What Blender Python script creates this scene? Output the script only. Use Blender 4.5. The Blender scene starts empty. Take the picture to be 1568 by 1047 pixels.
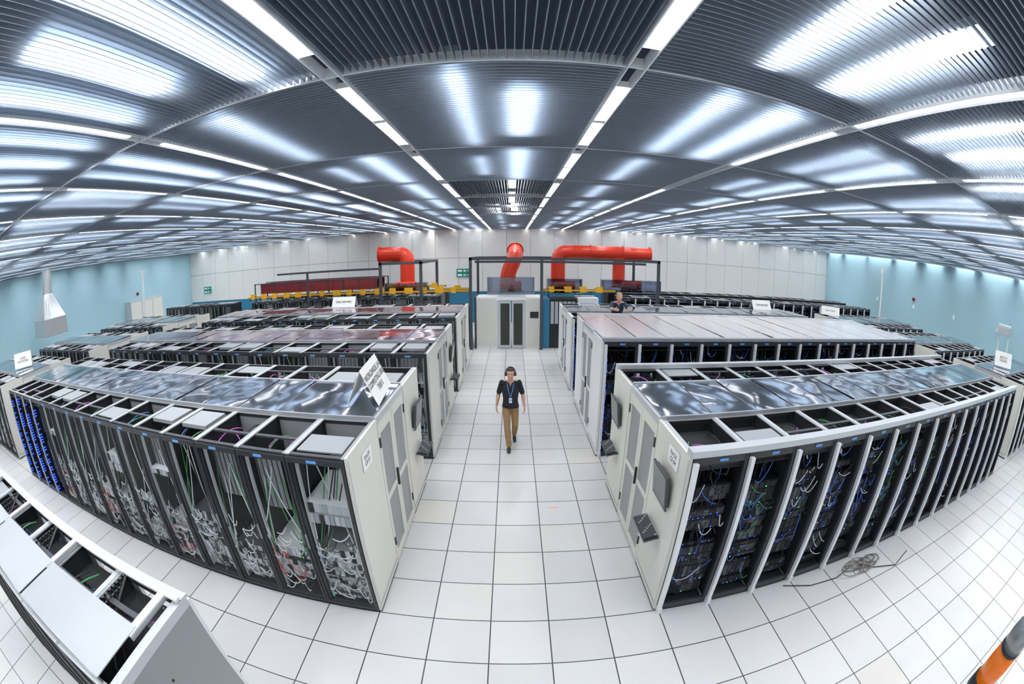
import bpy, math, random
from math import sin, cos, pi, radians, sqrt
from mathutils import Vector, Matrix
random.seed(7)
S = bpy.context.scene
COL = S.collection

# ------------------------------------------------------------------ materials
MATS = {}
def mat(name, col, rough=0.5, metal=0.0, emit=None, es=0.0, bump=0.0, bscale=20.0, var=0.0, vscale=6.0, spec=0.5, nosample=False):
    if name in MATS: return MATS[name]
    m = bpy.data.materials.new(name); m.use_nodes = True
    nt = m.node_tree; b = nt.nodes['Principled BSDF']
    b.inputs['Base Color'].default_value = (*col, 1)
    b.inputs['Roughness'].default_value = rough
    b.inputs['Metallic'].default_value = metal
    b.inputs['Specular IOR Level'].default_value = spec
    if emit:
        b.inputs['Emission Color'].default_value = (*emit, 1)
        b.inputs['Emission Strength'].default_value = es
        if nosample:
            try: m.cycles.emission_sampling = 'NONE'
            except Exception: pass
    if bump or var:
        tc = nt.nodes.new('ShaderNodeTexCoord')
    if bump:
        n = nt.nodes.new('ShaderNodeTexNoise'); n.inputs['Scale'].default_value = bscale
        n.inputs['Detail'].default_value = 1
        nt.links.new(tc.outputs['Object'], n.inputs['Vector'])
        bp = nt.nodes.new('ShaderNodeBump'); bp.inputs['Strength'].default_value = bump
        bp.inputs['Distance'].default_value = 0.05
        nt.links.new(n.outputs['Fac'], bp.inputs['Height'])
        nt.links.new(bp.outputs['Normal'], b.inputs['Normal'])
    if var:
        n2 = nt.nodes.new('ShaderNodeTexNoise'); n2.inputs['Scale'].default_value = vscale
        nt.links.new(tc.outputs['Object'], n2.inputs['Vector'])
        mx = nt.nodes.new('ShaderNodeMix'); mx.data_type = 'RGBA'
        mx.inputs[6].default_value = (*[c*(1-var) for c in col], 1)
        mx.inputs[7].default_value = (*[min(1, c*(1+var)) for c in col], 1)
        nt.links.new(n2.outputs['Fac'], mx.inputs[0])
        nt.links.new(mx.outputs[2], b.inputs['Base Color'])
    MATS[name] = m
    return m

def glassy(name, tint, gl=0.15, rough=0.05, ior=1.5, fres=True):
    if name in MATS: return MATS[name]
    m = bpy.data.materials.new(name); m.use_nodes = True
    nt = m.node_tree; nt.nodes.clear()
    o = nt.nodes.new('ShaderNodeOutputMaterial'); mx = nt.nodes.new('ShaderNodeMixShader')
    t = nt.nodes.new('ShaderNodeBsdfTransparent'); g = nt.nodes.new('ShaderNodeBsdfGlossy')
    t.inputs[0].default_value = (*tint, 1); g.inputs['Roughness'].default_value = rough
    if fres:
        lw = nt.nodes.new('ShaderNodeFresnel'); lw.inputs['IOR'].default_value = ior
        ad = nt.nodes.new('ShaderNodeMath'); ad.operation = 'ADD'; ad.inputs[1].default_value = gl; ad.use_clamp = True
        nt.links.new(lw.outputs[0], ad.inputs[0]); nt.links.new(ad.outputs[0], mx.inputs[0])
    else: mx.inputs[0].default_value = gl
    nt.links.new(t.outputs[0], mx.inputs[1]); nt.links.new(g.outputs[0], mx.inputs[2])
    nt.links.new(mx.outputs[0], o.inputs[0])
    MATS[name] = m
    return m

M_BLACK = mat('black_steel', (0.02, 0.022, 0.026), 0.4)
M_FRAME = mat('charcoal_rack_frame', (0.045, 0.048, 0.055), 0.35, 0.2)
M_DARK = mat('dark_interior', (0.014, 0.015, 0.018), 0.7)
M_DGREY = mat('dark_grey_metal', (0.09, 0.095, 0.105), 0.4, 0.4)
M_GREY = mat('grey_painted_metal', (0.36, 0.38, 0.40), 0.4, 0.2)
M_LGREY = mat('light_grey_metal', (0.56, 0.58, 0.60), 0.35, 0.3)
M_SILV = mat('silver_metal', (0.74, 0.76, 0.78), 0.4, 0.3)
M_BEIGE = mat('beige_rack_panel', (0.68, 0.67, 0.61), 0.45, var=0.03)
M_WHITE = mat('white_painted_metal', (0.80, 0.81, 0.82), 0.35)
M_MESH = mat('perforated_mesh', (0.33, 0.34, 0.35), 0.5, 0.3)
M_LEDB = mat('blue_led', (0.03, 0.10, 0.7), 0.4, emit=(0.03, 0.12, 1.0), es=1.4, nosample=True)
M_LEDG = mat('green_led', (0.05, 0.8, 0.2), 0.4, emit=(0.1, 1.0, 0.3), es=1.2, nosample=True)
M_LABELB = mat('blue_label', (0.12, 0.35, 0.75), 0.5)
M_PAPER = mat('white_paper', (0.84, 0.84, 0.82), 0.7)
M_INK = mat('ink', (0.03, 0.03, 0.04), 0.7)
M_CG = mat('green_cable', (0.05, 0.30, 0.09), 0.5)
M_CB = mat('blue_cable', (0.05, 0.16, 0.6), 0.5)
M_CW = mat('white_cable', (0.75, 0.77, 0.8), 0.5)
M_CK = mat('black_cable', (0.015, 0.015, 0.017), 0.5)
M_CR = mat('red_cable', (0.6, 0.04, 0.03), 0.5)
M_CP = mat('purple_cable', (0.5, 0.1, 0.5), 0.5)
M_RED = mat('red_duct_paint', (0.72, 0.04, 0.012), 0.35, var=0.1)
M_YEL = mat('yellow_tray_paint', (0.95, 0.50, 0.02), 0.4)
M_STEEL = mat('anthracite_steel', (0.06, 0.07, 0.085), 0.45)
M_GALV = mat('galvanised_metal', (0.55, 0.57, 0.58), 0.35, 0.6, var=0.12, vscale=14)
M_GREEN = mat('exit_sign_green', (0.0, 0.28, 0.2), 0.5)
M_DOORG = glassy('tinted_door_glass', (0.92, 0.94, 0.95), 0.04, 0.08, fres=False)
M_DARKG = mat('dark_tinted_glass', (0.03, 0.035, 0.03), 0.08)
M_PLEX = glassy('clear_plexiglass', (0.72, 0.76, 0.84), 0.06)
M_PLEXR = mat('red_roof_sheet', (0.30, 0.035, 0.045), 0.15, 0.2)
M_ROOFP = mat('polycarbonate_roof', (0.36, 0.40, 0.46), 0.06, 0.9, bump=0.35, bscale=1.3)
M_ROOFR = mat('polycarbonate_roof_red_reflection', (0.45, 0.32, 0.37), 0.07, 0.85, bump=0.35, bscale=1.3)  # reddish tint paints reflections of the red ducts into the base colour
M_ROOFW = mat('white_roof_sheet', (0.68, 0.63, 0.64), 0.15, 0.3, bump=0.1, bscale=1.0)

# ------------------------------------------------------------------ mesh builder
class MB:
    def __init__(s): s.v = []; s.f = []; s.m = []; s.mats = []
    def mi(s, m):
        if m not in s.mats: s.mats.append(m)
        return s.mats.index(m)
    def face(s, pts, m):
        k = len(s.v); s.v += [tuple(p) for p in pts]; s.f.append(tuple(range(k, k+len(pts)))); s.m.append(s.mi(m))
    def box(s, x0, x1, y0, y1, z0, z1, m, M=None):
        k = len(s.v)
        P = [(x0,y0,z0),(x1,y0,z0),(x1,y1,z0),(x0,y1,z0),(x0,y0,z1),(x1,y0,z1),(x1,y1,z1),(x0,y1,z1)]
        if M is not None: P = [tuple(M @ Vector(p)) for p in P]
        s.v += P; i = s.mi(m)
        for f in ((0,3,2,1),(4,5,6,7),(0,1,5,4),(1,2,6,5),(2,3,7,6),(3,0,4,7)):
            s.f.append(tuple(k+a for a in f)); s.m.append(i)
    def loft(s, rings, m, caps=True):
        n = len(rings[0]); k = len(s.v); i = s.mi(m)
        for r in rings: s.v += [tuple(p) for p in r]
        for a in range(len(rings)-1):
            for b in range(n):
                c = (b+1) % n
                s.f.append((k+a*n+b, k+a*n+c, k+(a+1)*n+c, k+(a+1)*n+b)); s.m.append(i)
        if caps:
            s.f.append(tuple(k+b for b in reversed(range(n)))); s.m.append(i)
            e = k+(len(rings)-1)*n
            s.f.append(tuple(e+b for b in range(n))); s.m.append(i)
    def tube(s, pts, r, m, n=6):
        pts = [Vector(p) for p in pts]; rings = []
        rr = r if isinstance(r, (list, tuple)) else [r]*len(pts)
        up = None
        for i, p in enumerate(pts):
            t = (pts[min(i+1, len(pts)-1)] - pts[max(i-1, 0)])
            if t.length < 1e-6: t = Vector((0, 0, 1))
            t.normalize()
            if up is None:
                up = Vector((0, 0, 1)) if abs(t.z) < .9 else Vector((1, 0, 0))
            a = t.cross(up)
            if a.length < 1e-4: a = t.cross(Vector((0, 1, 0)))
            a.normalize(); b = a.cross(t).normalized()
            rings.append([p + (a*cos(2*pi*j/n) + b*sin(2*pi*j/n))*rr[i] for j in range(n)])
            up = b
        s.loft(rings, m)
    def sphere(s, c, r, m, n=12, k=8):
        c = Vector(c)
        if not isinstance(r, (tuple, list)): r = (r, r, r)
        rings = []
        for i in range(k+1):
            a = -pi/2 + pi*i/k; q = max(cos(a), .02)
            rings.append([c + Vector((r[0]*q*cos(2*pi*j/n), r[1]*q*sin(2*pi*j/n), r[2]*sin(a))) for j in range(n)])
        s.loft(rings, m)
    def mesh(s, name):
        me = bpy.data.meshes.new(name); me.from_pydata(s.v, [], s.f)
        for m in s.mats: me.materials.append(m)
        me.polygons.foreach_set('material_index', s.m)
        me.update()
        return me
    def obj(s, name, parent=None, loc=(0,0,0), smooth=False):
        me = s.mesh(name)
        if smooth: me.polygons.foreach_set('use_smooth', [True]*len(me.polygons))
        return place(name, me, parent, loc)
def place(name, me, parent=None, loc=(0,0,0), rz=0, scale=(1,1,1)):
    o = bpy.data.objects.new(name, me); COL.objects.link(o)
    o.location = loc; o.rotation_euler = (0, 0, rz); o.scale = scale
    if parent: o.parent = parent
    return o
def empty(name, loc=(0,0,0)):
    o = bpy.data.objects.new(name, None); COL.objects.link(o); o.location = loc; o.empty_display_size = .2
    return o
def bez(a, b, sag, n=8, side=0):
    a = Vector(a); b = Vector(b); c = (a+b)/2 + Vector((side, 0, -sag)); d = []
    for i in range(n+1):
        t = i/n; d.append(a*(1-t)**2 + c*2*t*(1-t) + b*t*t)
    return d
def text(name, body, size, M, parent, m=M_INK, align='CENTER'):
    cu = bpy.data.curves.new(name, 'FONT'); cu.body = body; cu.size = size; cu.align_x = align; cu.align_y = 'CENTER'
    cu.extrude = .0006; cu.materials.append(m)
    o = bpy.data.objects.new(name, cu); COL.objects.link(o); o.parent = parent; o.matrix_basis = M
    return o

# ------------------------------------------------------------------ room dims
CAMH = 3.9
HC = 5.12
XL, XR, YF, YB = -22.4, 21.6, 23.2, -6.0
T = 0.649      # floor tile
W = T; D = 0.97; H = 2.1

def floor_mat():
    m = bpy.data.materials.new('raised_floor_tiles'); m.use_nodes = True
    nt = m.node_tree; b = nt.nodes['Principled BSDF']; L = nt.links
    tc = nt.nodes.new('ShaderNodeTexCoord'); sp = nt.nodes.new('ShaderNodeSeparateXYZ')
    L.new(tc.outputs['Object'], sp.inputs[0])
    def M(op, a, bb=None, c=None):
        n = nt.nodes.new('ShaderNodeMath'); n.operation = op
        for i, q in enumerate((a, bb, c)):
            if q is None: continue
            if isinstance(q, (int, float)): n.inputs[i].default_value = q
            else: L.new(q, n.inputs[i])
        return n.outputs[0]
    u = M('DIVIDE', M('ADD', sp.outputs[0], 1.535 + 100*T), T)
    v = M('DIVIDE', M('ADD', sp.outputs[1], -3.23 + 100*T), T)
    def line(q):
        f = M('FRACT', q); e = M('MINIMUM', f, M('SUBTRACT', 1.0, f))
        return M('LESS_THAN', e, 0.0105)
    ln = M('MAXIMUM', line(u), line(v))
    cb = nt.nodes.new('ShaderNodeCombineXYZ'); L.new(M('FLOOR', u), cb.inputs[0]); L.new(M('FLOOR', v), cb.inputs[1])
    wn = nt.nodes.new('ShaderNodeTexWhiteNoise'); wn.noise_dimensions = '2D'; L.new(cb.outputs[0], wn.inputs['Vector'])
    cr = nt.nodes.new('ShaderNodeValToRGB'); L.new(wn.outputs['Value'], cr.inputs[0])
    cr.color_ramp.elements[0].color = (0.58, 0.585, 0.59, 1); cr.color_ramp.elements[1].color = (0.64, 0.645, 0.65, 1)
    e = cr.color_ramp.elements.new(0.93); e.color = (0.63, 0.635, 0.64, 1)
    e = cr.color_ramp.elements.new(0.97); e.color = (0.63, 0.615, 0.57, 1)
    ns = nt.nodes.new('ShaderNodeTexNoise'); ns.inputs['Scale'].default_value = 1.2; ns.inputs['Detail'].default_value = 5
    L.new(tc.outputs['Object'], ns.inputs['Vector'])
    mu = nt.nodes.new('ShaderNodeMix'); mu.data_type = 'RGBA'; mu.blend_type = 'MULTIPLY'; mu.inputs[0].default_value = .12
    L.new(cr.outputs[0], mu.inputs[6]); L.new(ns.outputs['Fac'], mu.inputs[7])
    mx = nt.nodes.new('ShaderNodeMix'); mx.data_type = 'RGBA'
    L.new(ln, mx.inputs[0]); L.new(mu.outputs[2], mx.inputs[6]); mx.inputs[7].default_value = (0.04, 0.04, 0.045, 1)
    L.new(mx.outputs[2], b.inputs['Base Color'])
    b.inputs['Roughness'].default_value = 0.28
    return m
mb = MB(); mb.box(XL, XR, YB, YF, -0.1, 0, floor_mat()); mb.obj('floor')

# walls
M_BLUE = mat('pale_blue_wall', (0.33, 0.52, 0.59), 0.6, var=0.03, vscale=.5)
M_DBLUE = mat('blue_wall_base', (0.03, 0.20, 0.34), 0.5)
M_WALLW = mat('white_wall_panel', (0.82, 0.81, 0.78), 0.5, var=0.02)
M_SEAM = mat('panel_seam', (0.30, 0.30, 0.29), 0.7)
TOPZ = HC + 0.9
mb = MB(); mb.box(XL-.2, XL, YB, YF, 0, TOPZ, M_BLUE); mb.obj('wall_left')
mb = MB(); mb.box(XR, XR+.2, YB, YF, 0, TOPZ, M_BLUE); mb.obj('wall_right')
mb = MB(); mb.box(XL, XR, YB-.2, YB, 0, TOPZ, M_WALLW); mb.obj('wall_front')
mb = MB(); mb.box(XL, XR, YF, YF+.2, 0, TOPZ, M_SEAM)
x = XL + .01
while x < XR:
    w = min(1.3, XR - x)
    mb.box(x+.008, x+w-.008, YF-.06, YF, 1.72, 3.55, M_WALLW)
    mb.box(x+.008, x+w-.008, YF-.06, YF, 3.57, TOPZ, M_WALLW)
    mb.box(x, x+w, YF-.04, YF, 0, 1.70, M_DBLUE)
    x += 1.3
mb.obj('wall_back')
mb = MB(); mb.box(XL, XR, YB, YF, TOPZ, TOPZ+.1, mat('plenum_slab', (0.02, 0.03, 0.05), 0.8)); mb.obj('ceiling')

# slatted ceiling
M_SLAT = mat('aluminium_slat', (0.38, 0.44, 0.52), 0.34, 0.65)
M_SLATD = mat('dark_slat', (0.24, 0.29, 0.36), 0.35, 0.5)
M_TBAR = mat('ceiling_t_bar', (0.70, 0.74, 0.79), 0.4)
M_TUBE = mat('fluorescent_tube', (1, 1, 1), 0.5, emit=(1.0, 0.995, 0.985), es=25)
M_FLUSH = mat('fluorescent_strip', (1, 1, 1), 0.5, emit=(1.0, 0.99, 0.98), es=6.5)
BX, BY = 1.95, 2.34
X0, Y0 = 0.78, 2.46
sl = MB(); tb = MB(); lu = MB(); fl = MB()
imin = int(math.floor((XL-X0)/BX)); imax = int(math.ceil((XR-X0)/BX))
jmin = int(math.floor((YB-Y0)/BY)); jmax = int(math.ceil((YF-Y0)/BY))
rs = random.Random(11)
pat = {}
for i in range(imin, imax): pat[i] = rs.choice([(-.45, .40), (-.50, .15), (-.30, .30), (-.1, .55)])
pat[-1] = (-.22, .28); pat[-2] = (-.3, .35); pat[0] = (-.1, .5)
M_HOUSE = mat('luminaire_housing', (.25, .28, .32), .5)
for i in range(imin, imax):
    xa, xb = max(XL, X0+i*BX), min(XR, X0+(i+1)*BX)
    if xb-xa < .05: continue
    for j in range(jmin, jmax):
        ya, yb = max(YB, Y0+j*BY), min(YF-.06, Y0+(j+1)*BY)
        if yb-ya < .05: continue
        center = (i == -1)
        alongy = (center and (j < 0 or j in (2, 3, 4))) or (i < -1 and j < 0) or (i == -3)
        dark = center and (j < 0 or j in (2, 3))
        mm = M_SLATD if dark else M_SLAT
        if alongy:
            q = xa + .09; st = .052
            while q < xb - .08:
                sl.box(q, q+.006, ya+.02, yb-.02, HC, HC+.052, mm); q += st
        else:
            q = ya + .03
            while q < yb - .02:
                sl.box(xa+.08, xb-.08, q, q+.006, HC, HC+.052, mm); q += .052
        if not (dark and j < 0):
            cx = (xa+xb)/2; cy = (ya+yb)/2
            P = pat[i]
            if j == -1 and i in (-2, -3): P = (-.6, 0, .6)
            if dark: P = (.2,)
            for q_, dx in enumerate(P):
                if rs.random() < .9 and yb-ya > 1:
                    hw = .11 if q_ == 1 else .07; hl = rs.choice([.66, 1.05, .85, 1.05])
                    if center and q_ == 0 and not dark: hw = .05
                    x0, x1, y0, y1, z = cx+dx-hw, cx+dx+hw, cy-hl, cy+hl, HC+.13
                    if x1 > XR: continue
                    lu.face([(x0, y0, z), (x0, y1, z), (x1, y1, z), (x1, y0, z)], M_TUBE)
                    lu.box(x0-.01, x1+.01, y0-.01, y1+.01, z+.004, z+.06, M_HOUSE)
        if yb-ya > 1.0 and i > imin:
            h = .05 if i in (-1, 0) else .030
            off = rs.uniform(-.15, .15)
            for (c, d) in ((-.9, -.05), (.05, .9)) if i in (-1, 0) else ((-1.0, 1.0),):
                if i in (-1, 0) or rs.random() < .93:
                    cy = (ya+yb)/2+off
                    fl.face([(xa-h, cy+c, HC-.004), (xa-h, cy+d, HC-.004), (xa+h, cy+d, HC-.004), (xa+h, cy+c, HC-.004)], M_FLUSH)
                    fl.box(xa-h-.004, xa+h+.004, cy+c-.01, cy+d+.01, HC, HC+.05, M_WHITE)
for i in range(imin, imax+1):
    x = X0+i*BX
    if XL < x < XR:
        tb.box(x-.065, x-.055, YB, YF-.06, HC-.01, HC+.08, M_TBAR); tb.box(x+.055, x+.065, YB, YF-.06, HC-.01, HC+.08, M_TBAR)
for j in range(jmin, jmax+1):
    y = Y0+j*BY
    if YB < y < YF: tb.box(XL, XR, y-.006, y+.006, HC-.002, HC+.08, M_TBAR)
sl.obj('ceiling_slats'); tb.obj('ceiling_grid_bars'); lu.obj('fluorescent_ceiling_lights'); fl.obj('ceiling_strip_lights')

# ------------------------------------------------------------------ racks
def servers(mb, rnd, z0, z1, style):
    z = z0; L_ = style == 'L'
    while z < z1:
        u = rnd.choice([1, 1, 2, 2, 3, 4]); h = .044*u
        if z+h > z1: break
        if rnd.random() < .13: z += h; continue
        yf = (.07 if L_ else .12) + rnd.uniform(0, .05)
        m = rnd.choice([M_DGREY, M_GREY, M_SILV, M_SILV] if L_ else [M_BLACK, M_BLACK, M_DGREY, M_DARK])
        mb.box(.06, W-.06, yf, .8, z, z+h-.004, m)
        nb = rnd.choice([4, 6, 8])
        for k in range(nb):
            bx = .08 + k*(W-.16)/nb
            mb.box(bx, bx+(W-.16)/nb*.8, yf-.012, yf, z+.006, z+h-.010, rnd.choice([M_DARK, M_LGREY if L_ else M_DGREY, M_GREY if L_ else M_BLACK]))
            if rnd.random() < (.75 if style == 'B' else (.04 if L_ else .3)):
                mb.box(bx+.01, bx+.022, yf-.016, yf-.011, z+.012, z+.024, M_LEDB if rnd.random() < .85 or style == 'B' else M_LEDG)
        z += h

def rack(style, seed):
    rnd = random.Random(seed); mb = MB()
    fr = M_FRAME
    for px in (0.004, W-.044):
        for py in (0.0, D-.04): mb.box(px, px+.04, py, py+.04, 0.0, H, fr)
        mb.box(px if px < .1 else px+.03, (px if px < .1 else px+.03)+.01, .04, D-.04, .05, H-.02, M_DARK)
    mb.box(.044, W-.044, .005, .04, 0, .09, fr); mb.box(.044, W-.044, D-.04, D-.005, 0, .09, fr)
    mb.box(.044, W-.044, .005, .04, H-.08, H, fr); mb.box(.044, W-.044, D-.04, D-.005, H-.05, H, fr)
    mb.box(.044, W-.044, .04, D-.04, .04, .06, M_DARK)
    mb.box(.044, W-.044, D-.035, D-.02, .09, H-.05, M_MESH if style == 'L' else M_DARK)
    if style != 'L': mb.box(.03, W-.03, .04, D-.04, H-.16, H-.15, M_DARK)
    mb.box(0.0, .05, 0.0, D, H, H+.015, M_LGREY)
    mb.box(W-.03, W, 0.0, D, H, H+.012, M_GREY)
    mb.box(.05, W-.03, 0.0, .05, H, H+.012, M_DGREY if style == 'L' else M_GREY)
    mb.box(.05, W-.03, D-.06, D, H, H+.012, M_LGREY)
    r = rnd.random()
    if r < .2: mb.box(.08, W-.06, .12, .5, H-.01, H+.005, M_GREY)
    elif r < .35: mb.box(.1, W-.1, .35, .8, H-.03, H+.02, M_GREY)
    else:
        q = .10+.3*rnd.random()
        mb.box(.05, W-.03, q, q+.05, H-.01, H+.01, M_DGREY)
    for k in range(3):
        a = (rnd.uniform(.1, W-.1), rnd.uniform(.1, .4), H-.12); b = (rnd.uniform(.1, W-.1), rnd.uniform(.5, .9), H-.12)
        mb.tube(bez(a, b, -.12, 6), .008, rnd.choice([M_CK, M_CP, M_CG, M_CB]), 4)
    if style == 'L':
        servers(mb, rnd, .14, .80+rnd.uniform(-.1, .35), 'L')
        if rnd.random() < .6: servers(mb, rnd, 1.30+rnd.uniform(-.1, .3), 1.6, 'L')
        if rnd.random() < .8:
            z = 1.25+rnd.uniform(0, .2); mb.box(.08, W-.22, .20, .21, z, H-.14, M_MESH)
            for k in range(5): mb.box(.10+k*.07, .11+k*.07, .19, .20, z, H-.14, M_DGREY)
        for xx in (.06, W-.085): mb.box(xx, xx+.025, .05, .09, .1, H-.1, M_LGREY)
        for k in range(34):
            x = rnd.uniform(.08, W-.08); z = rnd.uniform(.2, 1.1)
            m = rnd.choice([M_CW, M_CW, M_CK, M_CW, M_CK, M_CW, M_CR if seed % 3 == 0 else M_CW])
            mb.tube(bez((x, .06, z), (min(W-.07, max(.07, x+rnd.uniform(-.25, .25))), .03, z+rnd.uniform(-.15, .15)), rnd.uniform(.08, .25), 8), .007, m, 4)
        for k in range(8):
            x = rnd.uniform(.08, W-.08)
            mb.tube(bez((x, .25, H-.1), (rnd.choice([.1, W-.1]), .06, rnd.uniform(.5, 1.2)), rnd.uniform(-.1, .1), 8, rnd.uniform(-.1, .1)), .007, rnd.choice([M_CG, M_CK, M_CW]), 4)
        mb.box(.006, .030, -.03, -.004, .06, H-.01, fr); mb.box(W-.030, W-.006, -.03, -.004, .06, H-.01, fr)
        mb.box(.030, W-.030, -.03, -.004, .06, .09, fr); mb.box(.030, W-.030, -.03, -.004, H-.07, H-.01, fr)
        mb.face([(.03, -.016, .09), (W-.03, -.016, .09), (W-.03, -.016, H-.07), (.03, -.016, H-.07)], M_DOORG)
        mb.box(.012, .026, -.045, -.03, .95, 1.15, M_GREY)
        mb.box(.25, .36, -.033, -.03, H-.055, H-.025, M_LABELB)
    elif style == 'B':
        servers(mb, rnd, .12, H-.12, 'B')
        mb.box(.006, .04, -.03, -.004, .04, H-.02, M_LGREY)
        for k in range(34):
            z = .12+k*.055
            if rnd.random() < .65: mb.box(.052, .074, -.01, .06, z, z+.018, M_LEDB)
            if rnd.random() < .4: mb.box(.33, .35, .09, .12, z, z+.018, M_LEDB)
    else:
        servers(mb, rnd, .12, H-.35, 'R')
        mb.box(.004, .052, -.055, -.004, .0, H-.04, M_WHITE)
        mb.box(.002, .058, -.065, .01, .0, .09, M_WHITE)
        for k in range(9): mb.box(.0535, .056, -.05, -.02, .25+k*.2, .36+k*.2, M_DARK)
        for k in range(40):
            z = .15+k*.044
            if rnd.random() < .6: mb.box(.056, .072, -.02, .03, z, z+.022, M_LEDB)
            if rnd.random() < .25: mb.box(.075, .09, .08, .12, z, z+.018, M_CW)
        green = rnd.random() < .5
        for k in range(22):
            x = rnd.uniform(.1, W-.1); z = rnd.uniform(1.1, H-.2) if k < 14 else rnd.uniform(.3, 1.2)
            m = rnd.choice([M_CG, M_CG, M_CK, M_CB] if green else [M_CK, M_CB, M_CW, M_CK])
            mb.tube(bez((x, .11, z), (min(W-.07, max(.07, x+rnd.uniform(-.3, .3))), .07, z+rnd.uniform(-.2, .2)), rnd.uniform(.05, .25), 8), .006, m, 4)
        for k in range(10):
            x = rnd.uniform(.1, W-.1)
            mb.tube(bez((x, .3, H-.1), (rnd.uniform(.1, W-.1), .07, rnd.uniform(.4, 1.5)), rnd.uniform(-.1, .2), 8, rnd.uniform(-.2, .2)), .007, rnd.choice([M_CB, M_CK, M_CG if green else M_CK, M_CK]), 4)
        mb.box(.3, .4, -.003, .0, H-.055, H-.025, M_LABELB)
    return mb.mesh('rack_'+style)
RL = [rack('L', s) for s in range(6)]
RR = [rack('R', 20+s) for s in range(6)]
RB = [rack('B', 40+s) for s in range(3)]

def row(side, xa, n, y, facing, pick, hz=H):
    e = empty('server_rack_row', (xa, y, 0))
    for i in range(n):
        me = pick(i)
        x = -(i+1)*W if side < 0 else i*W
        if facing > 0: place('rack_%d' % (i+1), me, e, (x, 0, 0), 0, (1, 1, hz/H))
        else: place('rack_%d' % (i+1), me, e, (x+W, D, 0), pi, (1, 1, hz/H))
    return e
COLD = 1.2
def containment(side, xa, n, y0, hz, roof, front_beam=False, back_beam=False, panel=M_BEIGE, fullroof=False):
    e = empty('cold_aisle_containment', (xa, y0, 0)); sg = side
    def bx(m_, a, b, y1, y2, z1, z2, mt):
        xs = sorted((-sg*a, -sg*b)); m_.box(xs[0], xs[1], y1, y2, z1, z2, mt)
    ya, yb, yc = D, D+COLD, 2*D+COLD
    m1 = MB()
    for (p, q) in ((0, ya), (yb, yc)):
        bx(m1, 0.002, .03, p+.004, q-.004, .03, hz+.015, panel)
        bx(m1, .03, .034, p+.05, q-.05, .10, .12, M_GREY)
        bx(m1, .03, .036, p+.02, p+.035, .05, hz-.02, M_LGREY)
        bx(m1, .0, .03, p+.02, q-.02, 0, .03, M_BLACK)
    m1.obj('end_panels', e)
    m2 = MB()
    mid = (ya+yb)/2
    for (p, q) in ((ya+.01, mid-.004), (mid+.004, yb-.01)):
        bw = .08
        bx(m2, .0, .03, p, p+bw, .03, hz-.06, panel); bx(m2, .0, .03, q-bw, q, .03, hz-.06, panel)
        bx(m2, .0, .03, p+bw, q-bw, .03, .14, panel); bx(m2, .0, .03, p+bw, q-bw, hz-.2, hz-.06, panel)
        bx(m2, .0, .03, p+bw, q-bw, .98, 1.04, panel)
        bx(m2, .010, .016, p+bw, q-bw, .14, hz-.2, M_MESH)
    bx(m2, .03, .06, mid-.06, mid-.03, .95, 1.2, M_BLACK)
    for z in (.3, hz-.35): bx(m2, .03, .045, yb-.05, yb-.02, z, z+.12, M_BLACK); bx(m2, .03, .045, ya+.02, ya+.05, z, z+.12, M_BLACK)
    bx(m2, -.02, .03, ya, yb, hz-.06, hz+.03, M_LGREY)
    m2.obj('double_door', e)
    m3 = MB(); rr = random.Random(int(y0*10)+n)
    x = 0; pw = W*1.0
    r0, r1 = (ya-.02, yb+.02) if not fullroof else (.12, yc-.12)
    for i in range(n):
        a, b = x+.012, x+pw-.012
        t = [rr.uniform(-.012, .012) for _ in range(4)]
        z = hz+.05
        pts = [(-a, r0, z+t[0]), (-b, r0, z+t[1]), (-b, r1, z+t[2]), (-a, r1, z+t[3])]
        pts = [(-sg*p[0], p[1], p[2]) for p in pts]
        lo = [(p[0], p[1], p[2]-.008) for p in pts]
        m3.face(pts, roof); m3.face(lo[::-1], roof)
        for k in range(4): m3.face([lo[k], lo[(k+1) % 4], pts[(k+1) % 4], pts[k]], roof)
        bx(m3, -(x+pw)-.012, -(x+pw)+.012, r0, r1, hz+.02, hz+.035, M_LGREY)
        x += pw
    L = n*pw
    bx(m3, -L, 0, r0-.03, r0, hz+.015, hz+.06, M_GREY); bx(m3, -L, 0, r1, r1+.03, hz+.015, hz+.06, M_LGREY)
    if front_beam: bx(m3, -L, .03, -.03, .10, hz+.018, hz+.085, M_LGREY)
    if back_beam: bx(m3, -L, .03, yc-.14, yc-.02, hz+.018, hz+.085, M_LGREY)
    if fullroof:
        bx(m3, -L, .03, -.02, .10, hz+.016, hz+.07, M_GREY); bx(m3, -L, .03, yc-.10, yc+.02, hz+.016, hz+.07, M_LGREY)
    m3.obj('roof_panels', e)
    return e
XLE, XRE = -1.535, 1.67
def pl(i): return RL[(i*5+1) % 6] if i < 11 else RB[i % 3]
def pr(i): return RR[(i*5+2) % 6]
def pl2(i): return RL[(i*7+3) % 6]
Y1 = 3.23
row(-1, XLE, 15, Y1, 1, pl); row(-1, XLE, 15, Y1+D+COLD, -1, pl2); containment(-1, XLE, 15, Y1, H, M_ROOFP)
row(1, XRE, 15, Y1, 1, pr); row(1, XRE, 15, Y1+D+COLD, -1, pr); containment(1, XRE, 15, Y1, H, M_ROOFP, front_beam=True, back_beam=True)
for y0, n, rf in ((7.3, 15, M_ROOFR), (11.4, 14, M_ROOFR)):
    row(-1, XLE, n, y0, 1, pl2); row(-1, XLE, n, y0+D+COLD, -1, pl2); containment(-1, XLE, n, y0, H, rf)
row(1, XRE, 15, 7.4, 1, pr, 2.3); row(1, XRE, 15, 7.4+D+COLD, -1, pr, 2.3); containment(1, XRE, 15, 7.4, 2.3, M_ROOFW, fullroof=True, panel=M_WHITE)
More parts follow.
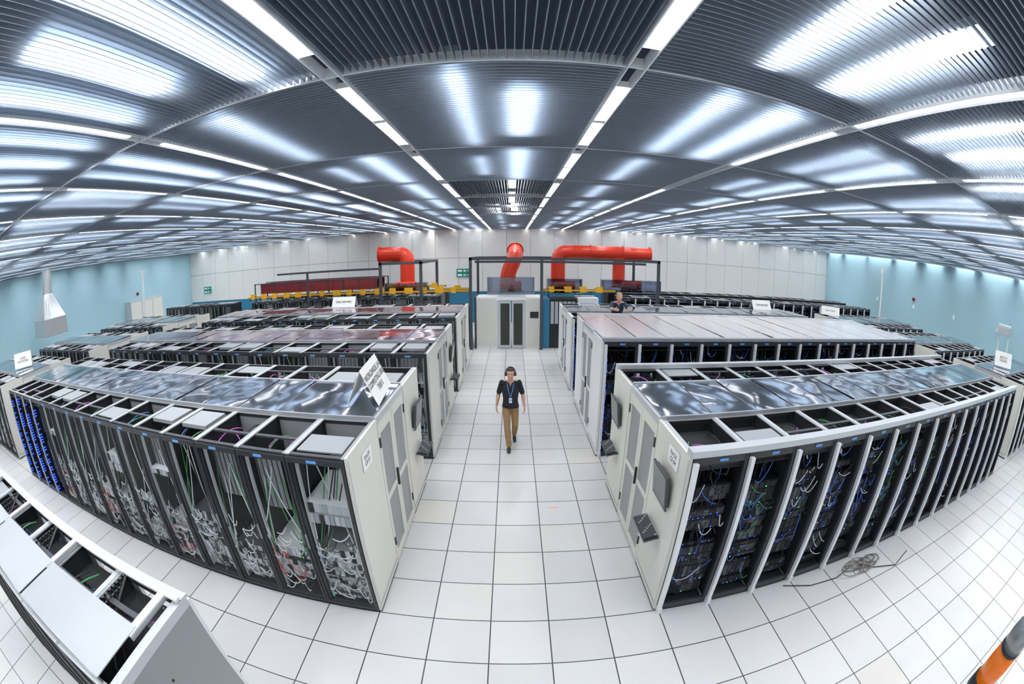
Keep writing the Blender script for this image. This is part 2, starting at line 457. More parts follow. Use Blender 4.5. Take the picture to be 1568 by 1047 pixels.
row(1, XRE, 14, 11.5, 1, pr); row(1, XRE, 14, 11.5+D+COLD, -1, pr); containment(1, XRE, 14, 11.5, H, M_ROOFP, panel=M_WHITE)
for y0 in (3.4, 7.4, 11.4):
    row(-1, -13.0, 8, y0, 1, pl2, 2.0); row(-1, -13.0, 8, y0+D+COLD, -1, pl2, 2.0); containment(-1, -13.0, 8, y0, 2.0, M_ROOFP)
    row(1, 13.0, 8, y0, 1, pr, 2.0); row(1, 13.0, 8, y0+D+COLD, -1, pr, 2.0); containment(1, 13.0, 8, y0, 2.0, M_ROOFP)
row(-1, -3.0, 14, 16.9, 1, pl2); row(-1, -3.0, 14, 19.2, -1, pl2)
row(-1, -13.5, 8, 16.9, 1, pl2)
row(1, 4.4, 24, 16.9, 1, pr); row(1, 4.4, 24, 19.2, -1, pr)

# ------------------------------------------------------------------ monitors, keyboards, labels
def monitor(xw, sg, y, z):
    e = empty('wall_mounted_monitor', (xw, y, z)); m = MB()
    R = Matrix.Rotation(sg*radians(6), 4, 'Y')
    def b(a, c, y1, y2, z1, z2, mt):
        xs = sorted((sg*a, sg*c)); m.box(xs[0], xs[1], y1, y2, z1, z2, mt, R)
    b(.0, .03, -.06, .06, -.06, .06, M_GREY); b(.02, .05, -.2, .2, -.18, .18, M_DGREY)
    b(.05, .07, -.23, .23, -.21, .21, M_DGREY); b(.07, .074, -.205, .205, -.17, .185, mat('monitor_screen', (.13, .135, .14), .2))
    m.obj('monitor_body', e)
def keyboard(xw, sg, y, z):
    e = empty('keyboard_shelf', (xw, y, z)); m = MB()
    R = Matrix.Rotation(sg*radians(12), 4, 'Y')
    def b(a, c, y1, y2, z1, z2, mt):
        xs = sorted((sg*a, sg*c)); m.box(xs[0], xs[1], y1, y2, z1, z2, mt, R)
    b(.0, .05, -.2, .2, -.05, .0, M_GREY); b(.02, .20, -.25, .25, -.01, .004, M_DGREY); b(.03, .19, -.23, .23, .004, .028, M_BLACK)
    for i in range(5):
        for j in range(15): b(.038+i*.029, .06+i*.029, -.215+j*.029, -.215+j*.029+.022, .028, .034, M_GREY if (i+j) % 7 == 0 else M_DGREY)
    m.obj('keyboard_body', e)
monitor(XLE+.034, 1, 6.0, 1.5); keyboard(XLE+.034, 1, 6.05, .88)
monitor(XRE-.034, -1, 3.72, 1.55); keyboard(XRE-.034, -1, 3.80, .93)
monitor(XRE-.034, -1, 5.95, 1.55); keyboard(XRE-.034, -1, 5.95, .93)
monitor(XLE+.034, 1, 10.0, 1.5); keyboard(XLE+.034, 1, 10.0, .88)
def label(xw, sg, y, z, s):
    e = empty('paper_label', (xw, y, z)); m = MB()
    xs = sorted((0, sg*.003)); m.box(xs[0], xs[1], -.15, .15, -.1, .1, M_PAPER); m.obj('sheet', e)
    M = Matrix.Translation((sg*.004, 0, 0)) @ Matrix.Rotation(sg*pi/2, 4, 'Z') @ Matrix.Rotation(pi/2, 4, 'X')
    text('print', s, .07, M, e)
label(XLE+.036, 1, 3.75, 1.86, 'RACK\nCE 01'); label(XRE-.036, -1, 3.62, 1.92, 'RACK\nCE 04')
def tent(loc, rz, s, w=.75, h=.42):
    e = empty('tent_sign', loc); e.rotation_euler = (0, 0, rz); m = MB()
    d = .20
    a = [(-w/2, -d, 0), (w/2, -d, 0), (w/2, 0, h), (-w/2, 0, h)]; b = [(-w/2, d, 0), (w/2, d, 0), (w/2, 0, h), (-w/2, 0, h)]
    m.face(a, M_PAPER); m.face(b[::-1], M_PAPER)
    o = m.obj('folded_card', e); so = o.modifiers.new('thick', 'SOLIDIFY'); so.thickness = .006
    an = math.atan2(h, d)
    for k in (0, 1):
        M = Matrix.Rotation(pi*k, 4, 'Z') @ Matrix.Translation((0, -d/2-.008, h/2+.004)) @ Matrix.Rotation(an, 4, 'X')
        text('print', s, .10, M, e)
tent((-1.78, 4.85, H+.085), radians(96), 'WORLDWIDE LHC\nCOMPUTING GRID\nTIER 0', .85, .42)
tent((-14.3, 5.0, 2.09), radians(60), 'CORE\nNETWORK')
tent((14.6, 5.0, 2.09), radians(-60), 'BATCH\nNODES')
tent((-5.9, 14.1, H+.03), 0, 'DISK SERVERS', .9, .35); tent((9.5, 14.1, H+.03), 0, 'TAPE SERVERS', .9, .35)
tent((13.6, 14.1, 2.04), radians(-40), 'NETWORK', .9, .35)

# ------------------------------------------------------------------ aisle-end enclosure
e = empty('aisle_end_enclosure', (0, 16.8, 0)); m = MB()
z1 = 2.07
for (a, b) in ((-1.42, -.60), (.56, 1.22)):
    m.box(a, b, 0, 1.2, 0, z1, M_WHITE); m.box(a+.03, b-.03, -.012, 0, .1, z1-.06, M_BEIGE)
m.box(-.60, .56, 0, .06, 1.95, z1, M_WHITE); m.box(-.60, -.52, -.01, .05, 0, 1.95, M_LGREY); m.box(.48, .56, -.01, .05, 0, 1.95, M_LGREY)
for (a, b) in ((-.52, -.04), (0, .48)):
    m.box(a, a+.06, 0, .04, .02, 1.93, M_GALV); m.box(b-.06, b, 0, .04, .02, 1.93, M_GALV)
    m.box(a+.06, b-.06, 0, .04, .02, .14, M_GALV); m.box(a+.06, b-.06, 0, .04, 1.83, 1.93, M_GALV)
    m.box(a+.06, b-.06, .015, .025, .14, 1.83, M_DARKG)
m.box(.72, 1.05, -.03, -.012, 1.25, 1.5, M_BLACK); m.box(-.6, .56, .06, 1.2, 2.0, z1, M_LGREY)
m.box(1.24, 1.5, .05, 1.2, 0, 2.0, M_DBLUE); m.box(1.5, 2.6, .1, 1.1, 0, 2.0, M_BLACK)
for k in range(6): m.box(1.55+k*.17, 1.68+k*.17, .09, .1, 1.0, 1.9, M_LGREY)
m.box(2.65, 3.5, .1, 1.1, 0, 2.05, M_WHITE); m.box(-1.5, -1.44, 0, 1.2, 0, 2.07, M_STEEL)
m.box(-2.6, -1.75, .1, 1.1, 0, 1.7, M_DBLUE)
m.obj('cabinets', e)

# overhead steel frames
def frame(name, x0, x1, y0, y1, z):
    e = empty(name, (0, 0, 0)); m = MB(); t = .055
    for x in (x0, x1):
        for y in (y0, y1): m.box(x-t, x+t, y-t, y+t, 0, z, M_STEEL)
        m.box(x-t, x+t, y0, y1, z-.1, z+.01, M_STEEL)
    for y in (y0, y1): m.box(x0-t, x1+t, y-t, y+t, z-.1, z, M_STEEL)
    return e, m
e, m = frame('steel_support_frame', -1.62, 5.95, 16.6, 20.3, 3.66)
m.box(1.1, 1.21, 16.55, 16.65, 0, 3.66, M_STEEL); m.box(-1.6, 5.95, 18.3, 18.4, 3.4, 3.5, M_STEEL); m.obj('frame_members', e)
e, m = frame('steel_support_frame', -5.3, -3.6, 16.6, 20.3, 3.56)
m.box(-10.3, -5.3, 16.57, 16.63, 3.28, 3.36, M_STEEL); m.box(-8.75, -8.67, 16.56, 16.64, 0, 3.3, M_STEEL); m.obj('frame_members', e)
# red ducts
def duct(pts, r=.27, fl=()):
    e = empty('red_ventilation_duct', (0, 0, 0)); m = MB()
    P = [Vector(p) for p in pts]; out = [P[0]]
    for i in range(1, len(P)-1):
        a = (P[i-1]-P[i]).normalized(); b = (P[i+1]-P[i]).normalized(); rr = .42
        for k in range(7):
            t = k/6; out.append((P[i]+a*rr)*(1-t)**2 + P[i]*2*t*(1-t) + (P[i]+b*rr)*t*t)
    out.append(P[-1]); m.tube(out, r, M_RED, 18)
    for p, d in ((P[0], P[1]-P[0]), (P[-1], P[-2]-P[-1])):
        d.normalize(); m.tube([p, p+d*.05], r+.05, M_RED, 18)
    for p, d in fl: m.tube([Vector(p), Vector(p)+Vector(d)*.05], r+.04, M_RED, 18)
    m.obj('duct', e, smooth=False)
yd = 19.0
duct([(-6.1, yd, 3.88), (-4.75, yd, 3.88), (-4.75, yd, 2.35)], .34)
duct([(.15, yd+.9, 3.95), (.15, yd, 3.6), (-.2, yd-.02, 2.95), (-.2, yd-.02, 2.35)], .34)
duct([(6.35, yd, 3.88), (2.05, yd, 3.88), (2.05, yd, 2.35)], .32, [((5, yd, 3.88), (1, 0, 0)), ((3.5, yd, 3.88), (1, 0, 0))])
duct([(4.85, yd, 3.7), (4.85, yd, 2.35)], .29)
def housing(x0, x1, y0, y1, z0, z1):
    e = empty('plexiglass_pump_housing', (0, 0, 0)); m = MB()
    for (a, b, c, d) in ((x0, x1, y0, y0+.01), (x0, x1, y1-.01, y1), (x0, x0+.01, y0, y1), (x1-.01, x1, y0, y1)): m.box(a, b, c, d, z0, z1, M_PLEX)
    m.box(x0, x1, y0, y1, z1, z1+.01, M_PLEX)
    for x in (x0, x1-.04):
        for y in (y0, y1-.04): m.box(x, x+.04, y, y+.04, z0, z1, M_GALV)
    m.box(x0, x1, y0, y1, z0-.02, z0, M_GREY)
    cx = (x0+x1)/2; m.tube([(cx-.45, (y0+y1)/2, z0+.30), (cx+.45, (y0+y1)/2, z0+.30)], .20, M_RED, 14)
    m.tube([(cx, (y0+y1)/2, z0+.3), (cx, (y0+y1)/2, z0)], .12, M_RED, 10)
    m.box(cx-.5, cx+.5, y0+.1, y1-.1, z0, z0+.08, M_STEEL)
    m.obj('housing', e)
    mm = MB()
    for x in (x0+.05, x1-.09):
        for y in (y0+.05, y1-.09): mm.box(x, x+.04, y, y+.04, 0, z0-.02, M_STEEL)
    mm.obj('legs', e)
housing(-1.05, .95, 18.02, 18.52, 2.12, 2.78); housing(1.5, 3.0, 18.02, 18.52, 2.12, 2.72); housing(3.9, 6.6, 18.02, 18.52, 2.2, 2.72); housing(-5.6, -3.7, 18.02, 18.52, 2.15, 2.6)
# yellow trays
def tray(x0, x1, y, z):
    e = empty('yellow_cable_tray', (0, 0, 0)); m = MB()
    m.box(x0, x1, y+.36, y+.38, z, z+.06, M_DGREY); m.box(x0, x1, y, y+.38, z, z+.01, M_DGREY); m.box(x0, x1, y, y+.01, z, z+.07, M_YEL)
    x = x0; r = random.Random(3)
    while x < x1-.7:
        m.box(x, x+.05, y+.15, y+.2, z-.13, z, M_STEEL); w_ = r.uniform(.2, .5); m.box(x+.2, x+.2+w_*.8, y-.03, y+.02, z-.04, z+.2, M_YEL); m.box(x+.2, x+.26, y-.02, y+.36, z+.1, z+.15, M_YEL); x += .65
    m.obj('tray', e)
tray(-12.4, -1.75, 17.0, 2.28); tray(-12.4, -3.1, 19.6, 2.28); tray(1.3, 4.3, 17.3, 2.28); tray(-3.3, -1.75, 17.9, 2.28)
e = empty('red_aisle_roof', (0, 0, 0)); m = MB()
m.box(-12.2, -5.9, 17.95, 17.97, 2.40, 2.86, M_PLEXR); m.box(-12.2, -5.9, 19.1, 19.12, 2.40, 2.86, M_PLEXR); m.box(-12.2, -5.9, 17.97, 19.1, 2.84, 2.86, M_PLEXR)
x = -12.2
while x <= -6: m.box(x, x+.04, 17.93, 17.95, 2.36, 2.88, M_STEEL); x += .77
for x in (-12.6, -5.75):
    for y in (17.93, 19.1): m.box(x, x+.05, y, y+.05, 0, 2.88, M_STEEL)
for y in (17.93, 19.1): m.box(-12.6, -5.7, y, y+.03, 2.86, 2.9, M_STEEL)
m.obj('roof', e)

def exit_sign(x, y, z, rz):
    e = empty('exit_sign', (x, y, z)); e.rotation_euler = (0, 0, rz); m = MB()
    m.box(-.36, .36, -.05, -.005, -.01, .22, M_GREEN); m.box(-.36, .36, -.05, -.005, -.24, -.02, M_GREEN)
    for z0 in (.05, -.18):
        m.box(-.3, -.06, -.054, -.05, z0, z0+.11, M_PAPER); m.box(.02, .12, -.054, -.05, z0, z0+.11, M_PAPER); m.box(.15, .3, -.054, -.05, z0+.04, z0+.07, M_PAPER)
    m.obj('panel', e)
exit_sign(-2.65, YF-.06, 2.75, 0); exit_sign(-20.6, YF-.06, 2.5, 0); exit_sign(XR, 5.4, 3.85, -pi/2)
m = MB(); m.box(XR-.21, XR-.01, 5.2, 6.0, 4.3, 4.75, M_STEEL); m.box(XR-.22, XR-.21, 5.25, 5.95, 4.38, 4.68, M_DARK); m.obj('wall_equipment_box')
def mast(x, y, z):
    m = MB(); m.tube([(x, y, 0), (x, y, z)], .05, M_WHITE, 8); m.box(x-.45, x+.45, y-.03, y+.03, z-.05, z, M_WHITE); m.box(x-.08, x+.08, y-.08, y+.08, z-.3, z-.1, M_WHITE)
    m.box(x-.2, x+.2, y-.2, y+.2, 0, .03, M_GREY)
    m.obj('antenna_mast')
mast(-19.3, 15.6, 4.35); mast(19.4, 15.6, 4.5)
def bell(x, y, z, s):
    m = MB(); m.tube([(x-s*.01, y, z), (x-s*.08, y, z)], .1, M_RED, 14); m.tube([(x-s*.08, y, z), (x-s*.14, y, z)], .07, M_BLACK, 12); m.obj('alarm_bell')
bell(XR, 14.5, 3.1, 1); bell(XL, 17.5, 3.05, -1)
m = MB()
for i in range(4): m.box(XR-.08, XR-.005, 8+i*3.2, 8.12+i*3.2, 2.6, 2.8, M_WHITE)
m.obj('wall_sockets')
e = empty('ventilation_hood', (-19.9, 9.0, 0)); m = MB()
def rsq(hx, hy, z, ro, n=24):
    out = []
    for k in range(n):
        a = 2*pi*k/n; c, s_ = cos(a), sin(a); q = max(abs(c), abs(s_)); f = (1-ro)/q + ro
        out.append((hx*c*f, hy*s_*f, z))
    return out
m.loft([rsq(.28, .28, HC+.1, 1), rsq(.28, .28, 4.1, 1)], M_GALV)
m.loft([rsq(.28, .28, 4.1, 1), rsq(.8, .7, 3.0, 0), rsq(.82, .72, 2.35, 0)], M_GALV)
m.loft([rsq(.31, .31, 4.15, 1), rsq(.31, .31, 4.07, 1)], M_GALV); m.box(-.85, .85, -.75, .75, 2.28, 2.36, M_GALV)
m.obj('hood', e)
m = MB(); m.box(XL+.02, XL+.7, 16.3, 19.3, 0, 2.7, M_LGREY)
for k in range(3): m.box(XL+.7, XL+.71, 16.35+k, 17.25+k, .1, 2.6, M_BEIGE)
m.obj('storage_cabinets')
m = MB()
for y in (6.65, 7.25): m.box(19.9, 19.96, y, y+.06, 0, 3.1, M_WHITE)
m.box(19.86, 20.0, 6.6, 7.35, 3.05, 3.1, M_WHITE); m.box(19.6, 20.2, 6.62, 7.34, 2.7, 3.0, M_LGREY); m.obj('cooling_unit_stand')

# ------------------------------------------------------------------ foreground rack row bottom left
def fgpick(i): return RR[(i*5) % 6]
FX, FY = -1.94, .19
fge = row(-1, FX, 7, FY, -1, fgpick)
m = MB(); L = 7*W
M_GRAD = mat('grey_side_panel', (.30, .31, .32), .4)
m.box(0.002, .03, 0, D, .03-H, .02, M_GRAD)
m.box(.004, .034, 0, D, -.04, .03, M_LGREY)
for zz in (-.3, -.8): m.box(.03, .034, .45, .47, zz, zz+.02, M_DARK)
m.box(-L, .03, D-.05, D+.02, .016, .04, M_LGREY)
m.box(-L, .03, D-.09, D-.05, .05, .07, M_WHITE)
x = -.12
while x > -L:
    m.box(x-.03, x+.03, .45, D-.05, .05, .062, M_WHITE)
    m.box(x+.018, x+.03, .45, D-.05, .018, .05, M_LGREY)
    y0, y1 = .52, D-.08; n = 9
    for q in range(n):
        yy = y0+(y1-y0)*q/(n-1); m.box(x-.42, x-.405, yy-.008, yy+.008, -.14+.19*q/(n-1), .06, M_DGREY)
    for q in range(4): m.box(x-.42, x-.405, y0, y1-.02-q*.09 if q else y1, .05-.045*q, .06-.045*q, M_DGREY)
    m.tube([(x-.41, y0, -.14), (x-.41, y1, .05)], .012, M_DGREY, 4)
    seg = 8; xa_, xb_ = x+.02, x-1.15; rings = []
    for s_ in range(seg+1):
        t = s_/seg; xx = xa_+(xb_-xa_)*t; zc = .06+.03*sin(pi*t)
        rings.append([(xx, .04, zc), (xx, .54, zc), (xx, .54, zc+.008), (xx, .04, zc+.008)])
    m.loft(rings, mat('lid_sheet_metal', (.46, .48, .50), .35, .2)); m.box(xb_, xa_, .03, .04, .02, .07, M_GREY); m.box(xb_+.02, xa_-.02, .54, .555, .02, .06, M_DGREY)
    x -= 1.2
m.obj('top_cover_frame', fge, (0, 0, H))

# orange beacon bottom right
e = empty('beacon_lamp', (1.66, -.10, 0)); m = MB()
m.tube([(0, 0, 0), (0, 0, 2.70)], .018, M_GREY, 10); m.tube([(0, 0, 0), (0, 0, .02)], .2, M_STEEL, 20); m.tube([(0, 0, 2.66), (0, 0, 2.72)], .075, M_BLACK, 24)
def rg(r, z): return [(r*cos(2*pi*k/28), r*sin(2*pi*k/28), z) for k in range(28)]
m.loft([rg(.068, 2.72), rg(.07, 2.80), rg(.066, 2.88)], mat('orange_lens', (.85, .18, .01), .15, emit=(1, .25, .02), es=.12, nosample=True))
m.loft([rg(.067, 2.88), rg(.067, 2.895)], M_BLACK)
m.loft([rg(.065, 2.895), rg(.064, 2.95), rg(.057, 2.99), rg(.038, 3.015), rg(.01, 3.023)], mat('clear_dome', (.3, .32, .33), .1, .3))
m.obj('beacon', e, smooth=True)

m = MB(); r = random.Random(5)
for k in range(14):
    cx, cy = 4.95+r.uniform(-.25, .25), 2.93+r.uniform(-.12, .06); R0 = r.uniform(.08, .2); P = []
    for q in range(15):
        a = 2*pi*q/14; P.append((cx+R0*cos(a)*1.2, cy+R0*sin(a)*.6, .015+.02*(k % 4)+.02*sin(a*2+k)))
    m.tube(P, .008, mat('brown_cable', (.2, .18, .16), .6), 5)
m.tube([(4.8, 3.0, .02), (4.4, 2.9, .012), (3.9, 2.95, .012), (3.5, 3.12, .012)], .008, M_CK, 5)
m.tube([(5.1, 2.8, .02), (5.6, 2.6, .012), (6.1, 2.75, .012)], .008, M_CK, 5)
m.obj('cable_pile')
m = MB(); m.box(.58, .74, 5.64, 5.66, .0, .002, mat('orange_sticker', (.8, .4, .3), .6)); m.box(.66, .67, 5.62, 5.68, .0, .0025, MATS['orange_sticker']); m.obj('floor_sticker')

# ------------------------------------------------------------------ people
M_SKIN = mat('skin', (.60, .34, .25), .5, var=.06, vscale=30)
M_HAIRD = mat('brown_hair', (.06, .035, .02), .6, bump=.3, bscale=90)
M_HAIRB = mat('blond_hair', (.45, .30, .14), .6, bump=.3, bscale=90)
M_SHIRT = mat('black_polo_shirt', (.016, .018, .024), .8, var=.3, vscale=12)
M_SHIRTB = mat('navy_shirt', (.03, .05, .10), .8, var=.3, vscale=12)
M_TROU = mat('khaki_trousers', (.34, .21, .10), .8, var=.15, vscale=14, bump=.3, bscale=14)
M_JEAN = mat('dark_jeans', (.04, .06, .11), .8)
M_SHOE = mat('black_shoe', (.012, .012, .013), .4)
M_EYE = mat('eye_white', (.7, .7, .7), .3); M_LIP = mat('lips', (.5, .2, .17), .5)

def person(name, loc, rz, J, hair, shirt, trou, muffs=False):
    V = Vector; root = empty(name, loc); root.rotation_euler = (0, 0, rz)
    mb = MB(); segs = []
    def limb(a, b, ra, rb, lab, n=14, bulge=0):
        a, b = V(a), V(b); P = []; R = []
        for k in range(7):
            t = k/6; P.append(a.lerp(b, t)); R.append(ra+(rb-ra)*t+bulge*sin(pi*min(1, t*1.5)))
        mb.tube(P, R, M_SKIN, n); mb.sphere(a, ra, M_SKIN, n, 8); mb.sphere(b, rb, M_SKIN, n, 8)
        segs.append((a, b, ra, rb, lab))
    def ring(c, rx, ry, n=24, up=None):
        c = V(c); out = []
        xa = V((1, 0, 0)); ya = V((0, 1, 0)) if up is None else up.cross(xa).normalized()
        for k in range(n):
            a = 2*pi*k/n; out.append(c + xa*rx*cos(a) + ya*ry*sin(a))
        return out
    pel, ch, nk, hd = V(J['pelvis']), V(J['chest']), V(J['neck']), V(J['head'])
    def sp(t): return pel.lerp(ch, t) if t <= 1 else ch+(nk-ch)*(t-1)
    u1 = (ch-pel).normalized(); u2 = (nk-ch).normalized()
    prof = [(-.16, .10, .08), (-.08, .150, .105), (.0, .158, .112), (.2, .150, .112), (.4, .148, .110), (.6, .156, .112), (.8, .168, .116), (.95, .174, .112), (1.2, .166, .098), (1.45, .140, .082), (1.7, .092, .066), (1.85, .062, .058), (2.0, .052, .055)]
    mb.loft([ring(sp(max(t, 0)) + V((0, 0, min(t, 0)*.6)), rx, ry, up=(u1 if t < 1 else u2)) for t, rx, ry in prof], M_SKIN)
    segs.append((pel+V((0, 0, .03)), ch, .15, .17, 'shirt')); segs.append((ch, ch+(nk-ch)*.62, .17, .09, 'shirt')); segs.append((pel-V((0, 0, .06)), pel+V((0, 0, -.02)), .15, .15, 'trou'))
    limb(ch+(nk-ch)*.75, hd+V((0, .012, -.05)), .055, .052, 'skin')
    hx = [(-.118, .020, .022, -.058), (-.108, .034, .040, -.046), (-.085, .048, .064, -.030), (-.04, .060, .084, -.012), (0, .067, .092, -.004), (.04, .072, .096, .002), (.075, .067, .088, .006), (.10, .048, .064, .008), (.113, .02, .03, .008)]
    mb.loft([ring(hd+V((0, oy, z)), rx, ry) for z, rx, ry, oy in hx], M_SKIN)
    mb.tube([hd+V((0, -.090, .02)), hd+V((0, -.114, -.022)), hd+V((0, -.100, -.034))], [.009, .015, .014], M_SKIN, 8)
    mb.sphere(hd+V((0, -.084, .028)), (.050, .016, .010), M_SKIN); mb.sphere(hd+V((0, -.082, -.1)), (.02, .016, .015), M_SKIN)
    for s_ in (-1, 1):
        mb.sphere(hd+V((s_*.072, .008, -.005)), (.012, .019, .031), M_SKIN, 10, 8)
        mb.sphere(hd+V((s_*.034, -.068, -.03)), (.022, .02, .02), M_SKIN, 10, 8)
    segs.append((hd+V((0, 0, -.06)), hd+V((0, 0, .06)), .07, .08, 'skin'))
    for s_ in ('l', 'r'):
        sh, el, wr = V(J['sh'+s_]), V(J['el'+s_]), V(J['wr'+s_])
        mid = sh.lerp(el, .80)
        limb(sh, mid, .052, .053, 'shirt'); limb(mid, el, .041, .040, 'skin'); limb(el, wr, .041, .026, 'skin', bulge=.004)
        limb(ch+(nk-ch)*.45, sh, .060, .052, 'shirt'); limb(ch+(nk-ch)*.78, sh, .040, .048, 'shirt')
        hip, kn, an, toe = V(J['hip'+s_]), V(J['kn'+s_]), V(J['an'+s_]), V(J['toe'+s_])
        limb(hip, kn, .090, .064, 'trou', 18); limb(kn, an+V((0, 0, .01)), .064, .054, 'trou', 16, bulge=.004)
        heel = an + (an-toe).normalized()*.035 + V((0, 0, -.045))
        limb(an+V((0, 0, -.02)), heel+V((0, 0, .01)), .038, .036, 'shoe'); limb(heel, toe, .036, .032, 'shoe'); limb(heel.lerp(toe, .6)+V((0, 0, .01)), toe, .042, .034, 'shoe')
        dn = (wr-el).normalized(); side = V((-1 if s_ == 'l' else 1, 0, 0))
        if abs(dn.z) > .5: dn = (dn+V((0, 0, -.5))).normalized()
        fw = V((0, -1, 0)); fw = (fw-dn*fw.dot(dn))
        fw = fw.normalized() if fw.length > .3 else V((0, 0, 1))
        pn = -side; pn = (pn-dn*pn.dot(dn)).normalized()
        palm = wr+dn*.082
        for o in (-.028, -.01, .01, .028): limb(wr+fw*o*.6, palm+fw*o, .017, .013, 'skin', 8)
        for o, ln in ((.031, .066), (.0105, .074), (-.0105, .070), (-.031, .056)):
            a = palm+fw*o*.95; b = a+dn*ln*.45+pn*.008+fw*o*.10; c = b+dn*ln*.33+pn*.018; d = c+dn*ln*.18+pn*.018
            limb(a, b, .0088, .0082, 'skin', 8); limb(b, c, .0082, .0078, 'skin', 8); limb(c, d, .0078, .007, 'skin', 8)
        a = wr+dn*.025+fw*.024; b = a+fw*.032+dn*.028+pn*.01; c = b+dn*.03+fw*.010+pn*.01
        limb(a, b, .014, .011, 'skin', 8); limb(b, c, .011, .009, 'skin', 8)
    me = mb.mesh('tmp'); o = bpy.data.objects.new('tmp', me); COL.objects.link(o)
    rm = o.modifiers.new('r', 'REMESH'); rm.mode = 'VOXEL'; rm.voxel_size = .0048; rm.use_smooth_shade = True
    sm = o.modifiers.new('s', 'SMOOTH'); sm.iterations = 5; sm.factor = .5
    dg = bpy.context.evaluated_depsgraph_get(); dg.update()
    me2 = bpy.data.meshes.new_from_object(o.evaluated_get(dg)); bpy.data.objects.remove(o)
    me2.name = 'body'; me2.materials.clear(); order = {'skin': M_SKIN, 'shirt': shirt, 'trou': trou, 'shoe': M_SHOE}; keys = list(order)
    for k in keys: me2.materials.append(order[k])
    idx = []; ztr = pel.z - .03; nkz = nk-(nk-ch)*.10; un = (nk-ch).normalized()
    for p in me2.polygons:
        c = p.center; best = 9; lab = 'skin'
        for a, b, ra, rb, l in segs:
            ab = b-a; L2 = ab.length_squared; t = 0 if L2 < 1e-9 else max(0, min(1, (c-a).dot(ab)/L2))
            d = (c-(a+ab*t)).length-(ra+(rb-ra)*t)
            if d < best: best = d; lab = l
        if lab in ('shirt', 'trou') and abs(c.x-pel.x) < .2 and abs(c.z-ztr) < .12 and abs(c.y-pel.y) < .2: lab = 'shirt' if c.z > ztr else 'trou'
        q = c-nkz; h = q.dot(un); rad = (q-un*h).length
        if rad < .14 and -.12 < h < .06: lab = 'skin' if (h > -.005 or (rad < .068 + .0 and h > -.03) or (abs(q.x) < .035+h*.35 and q.y < 0 and h > -.09)) else 'shirt'
        idx.append(keys.index(lab))
    me2.polygons.foreach_set('material_index', idx); me2.polygons.foreach_set('use_smooth', [True]*len(me2.polygons))
    place('body', me2, root)
    d = MB()
    for s_ in (-1, 1):
        d.sphere(hd+V((s_*.030, -.0850, .008)), (.013, .006, .007), M_EYE, 10, 6); d.sphere(hd+V((s_*.030, -.0905, .008)), (.006, .003, .006), M_INK, 8, 6)
        d.sphere(hd+V((s_*.030, -.094, .027)), (.020, .005, .004), hair, 8, 6)
    d.sphere(hd+V((0, -.094, -.060)), (.024, .005, .006), M_LIP, 10, 6)
    d.obj('face_details', root, smooth=True)
    hm = MB(); rr = []
    for z, rx, ry, oy in ((-.05, .066, .055, .042), (-.02, .073, .066, .034), (.02, .078, .070, .032), (.050, .079, .080, .024), (.068, .078, .092, .012), (.09, .072, .090, .004), (.112, .052, .066, .006), (.124, .018, .026, .008)):
        rr.append(ring(hd+V((0, oy, z)), rx, ry))
    hm.loft(rr, hair); hm.obj('hair', root, smooth=True)
    if muffs:
        q = MB()
        for s_ in (-1, 1):
            q.tube([hd+V((s_*.070, .008, -.005)), hd+V((s_*.086, .008, -.005)), hd+V((s_*.108, .008, -.005)), hd+V((s_*.116, .008, -.005))], [.040, .043, .038, .025], M_BLACK, 18)
        q.tube([hd+V((.098*cos(a), .008, .02+.118*sin(a))) for a in [pi*k/14 for k in range(15)]], .009, M_BLACK, 6)
        q.obj('ear_defenders', root, smooth=True)
        q = MB()
        for s_ in (-1, 1): q.tube([nk+V((s_*.055, .02, -.02)), nk+V((s_*.062, -.05, -.055)), ch+V((s_*.045, -.120, .03)), ch+V((0, -.126, -.13))], .006, M_LABELB, 5)
        q.box(ch.x-.03, ch.x+.03, ch.y-.134, ch.y-.127, ch.z-.24, ch.z-.14, M_PAPER); q.box(ch.x-.02, ch.x+.02, ch.y-.136, ch.y-.134, ch.z-.2, ch.z-.16, M_LABELB)
        q.obj('lanyard_and_badge', root)
        q = MB(); q.loft([ring(pel+V((0, 0, -.05)), .172, .126), ring(pel+V((0, 0, .03)), .158, .114)], shirt); q.obj('shirt_hem', root, smooth=True)
        q = MB()
        for s_ in (-1, 1): q.tube([nk+V((0, .062, -.03)), nk+V((s_*.056, .035, -.035)), nk+V((s_*.066, -.01, -.045)), nk+V((s_*.048, -.058, -.066)), nk+V((s_*.014, -.080, -.10))], [.012, .014, .015, .015, .008], shirt, 6)
        q.obj('collar', root, smooth=True)
    return root
WALK = dict(pelvis=(0, 0, .90), chest=(0, -.015, 1.22), neck=(0, -.015, 1.425), head=(.0, -.05, 1.55),
    shl=(-.170, 0, 1.362), ell=(-.240, .05, 1.10), wrl=(-.275, -.02, .885), shr=(.170, 0, 1.362), elr=(.245, .02, 1.10), wrr=(.275, -.08, .895),
    hipl=(-.08, 0, .865), knl=(-.065, -.16, .47), anl=(-.03, -.24, .09), toel=(-.035, -.40, .035),
    hipr=(.08, 0, .865), knr=(.095, -.06, .475), anr=(.075, .22, .14), toer=(.085, .11, .036))
person('walking_man', (-.03, 8.0, 0), 0, WALK, M_HAIRD, M_SHIRT, M_TROU, muffs=True)
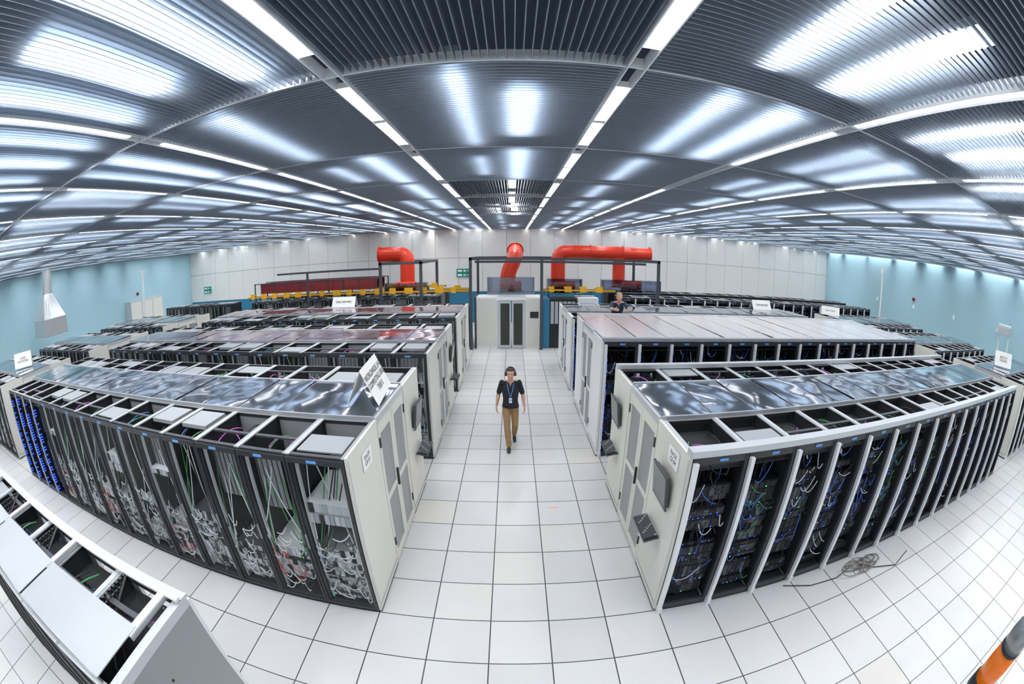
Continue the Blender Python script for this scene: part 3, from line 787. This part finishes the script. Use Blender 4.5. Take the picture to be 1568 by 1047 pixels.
BEND = dict(pelvis=(0, .02, .90), chest=(0, -.13, 1.19), neck=(0, -.22, 1.37), head=(.0, -.29, 1.485),
    shl=(-.170, -.19, 1.315), ell=(-.23, -.36, 1.19), wrl=(-.18, -.55, 1.20), shr=(.170, -.19, 1.315), elr=(.24, -.36, 1.19), wrr=(.2, -.55, 1.20),
    hipl=(-.08, 0, .865), knl=(-.09, -.06, .475), anl=(-.09, .02, .09), toel=(-.095, -.14, .035),
    hipr=(.08, 0, .865), knr=(.09, -.06, .475), anr=(.09, .02, .09), toer=(.095, -.14, .035))
person('technician', (2.8, 11.1, 1.27), 0, BEND, M_HAIRB, M_SHIRTB, M_JEAN)
m = MB()
for k in range(5):
    z = .25*(k+1)
    if k == 4: m.box(-.25, .25, -.24, .08, z-.03, z, M_GALV)
    else: m.box(-.25, .25, -.35+.025*k, -.25+.025*k, z-.02, z, M_GALV)
for s_ in (-.26, .26):
    m.tube([(s_, -.36, 0), (s_, -.22, 1.25)], .018, M_GALV, 6); m.tube([(s_, .22, 0), (s_, .08, 1.25)], .018, M_GALV, 6)
m.obj('step_ladder', None, (2.8, 11.08, 0.018))

# ------------------------------------------------------------------ camera
cd = bpy.data.cameras.new('camera'); cam = bpy.data.objects.new('camera', cd); COL.objects.link(cam)
cam.location = (0, 0, CAMH); cam.rotation_euler = (radians(90-12.2), 0, 0)
cd.type = 'PANO'; cd.sensor_width = 36; cd.sensor_fit = 'HORIZONTAL'; cd.clip_end = 200; cd.clip_start = .02
tgt = cd.cycles if hasattr(cd, 'cycles') and hasattr(cd.cycles, 'panorama_type') else cd
tgt.panorama_type = 'FISHEYE_EQUISOLID'
tgt.fisheye_lens = 15.0
tgt.fisheye_fov = radians(200)
S.camera = cam
w = bpy.data.worlds.new('world'); S.world = w; w.use_nodes = True
w.node_tree.nodes['Background'].inputs[0].default_value = (.8, .9, 1, 1); w.node_tree.nodes['Background'].inputs[1].default_value = .3
S.view_settings.view_transform = 'Standard'
S.view_settings.exposure = 0.0
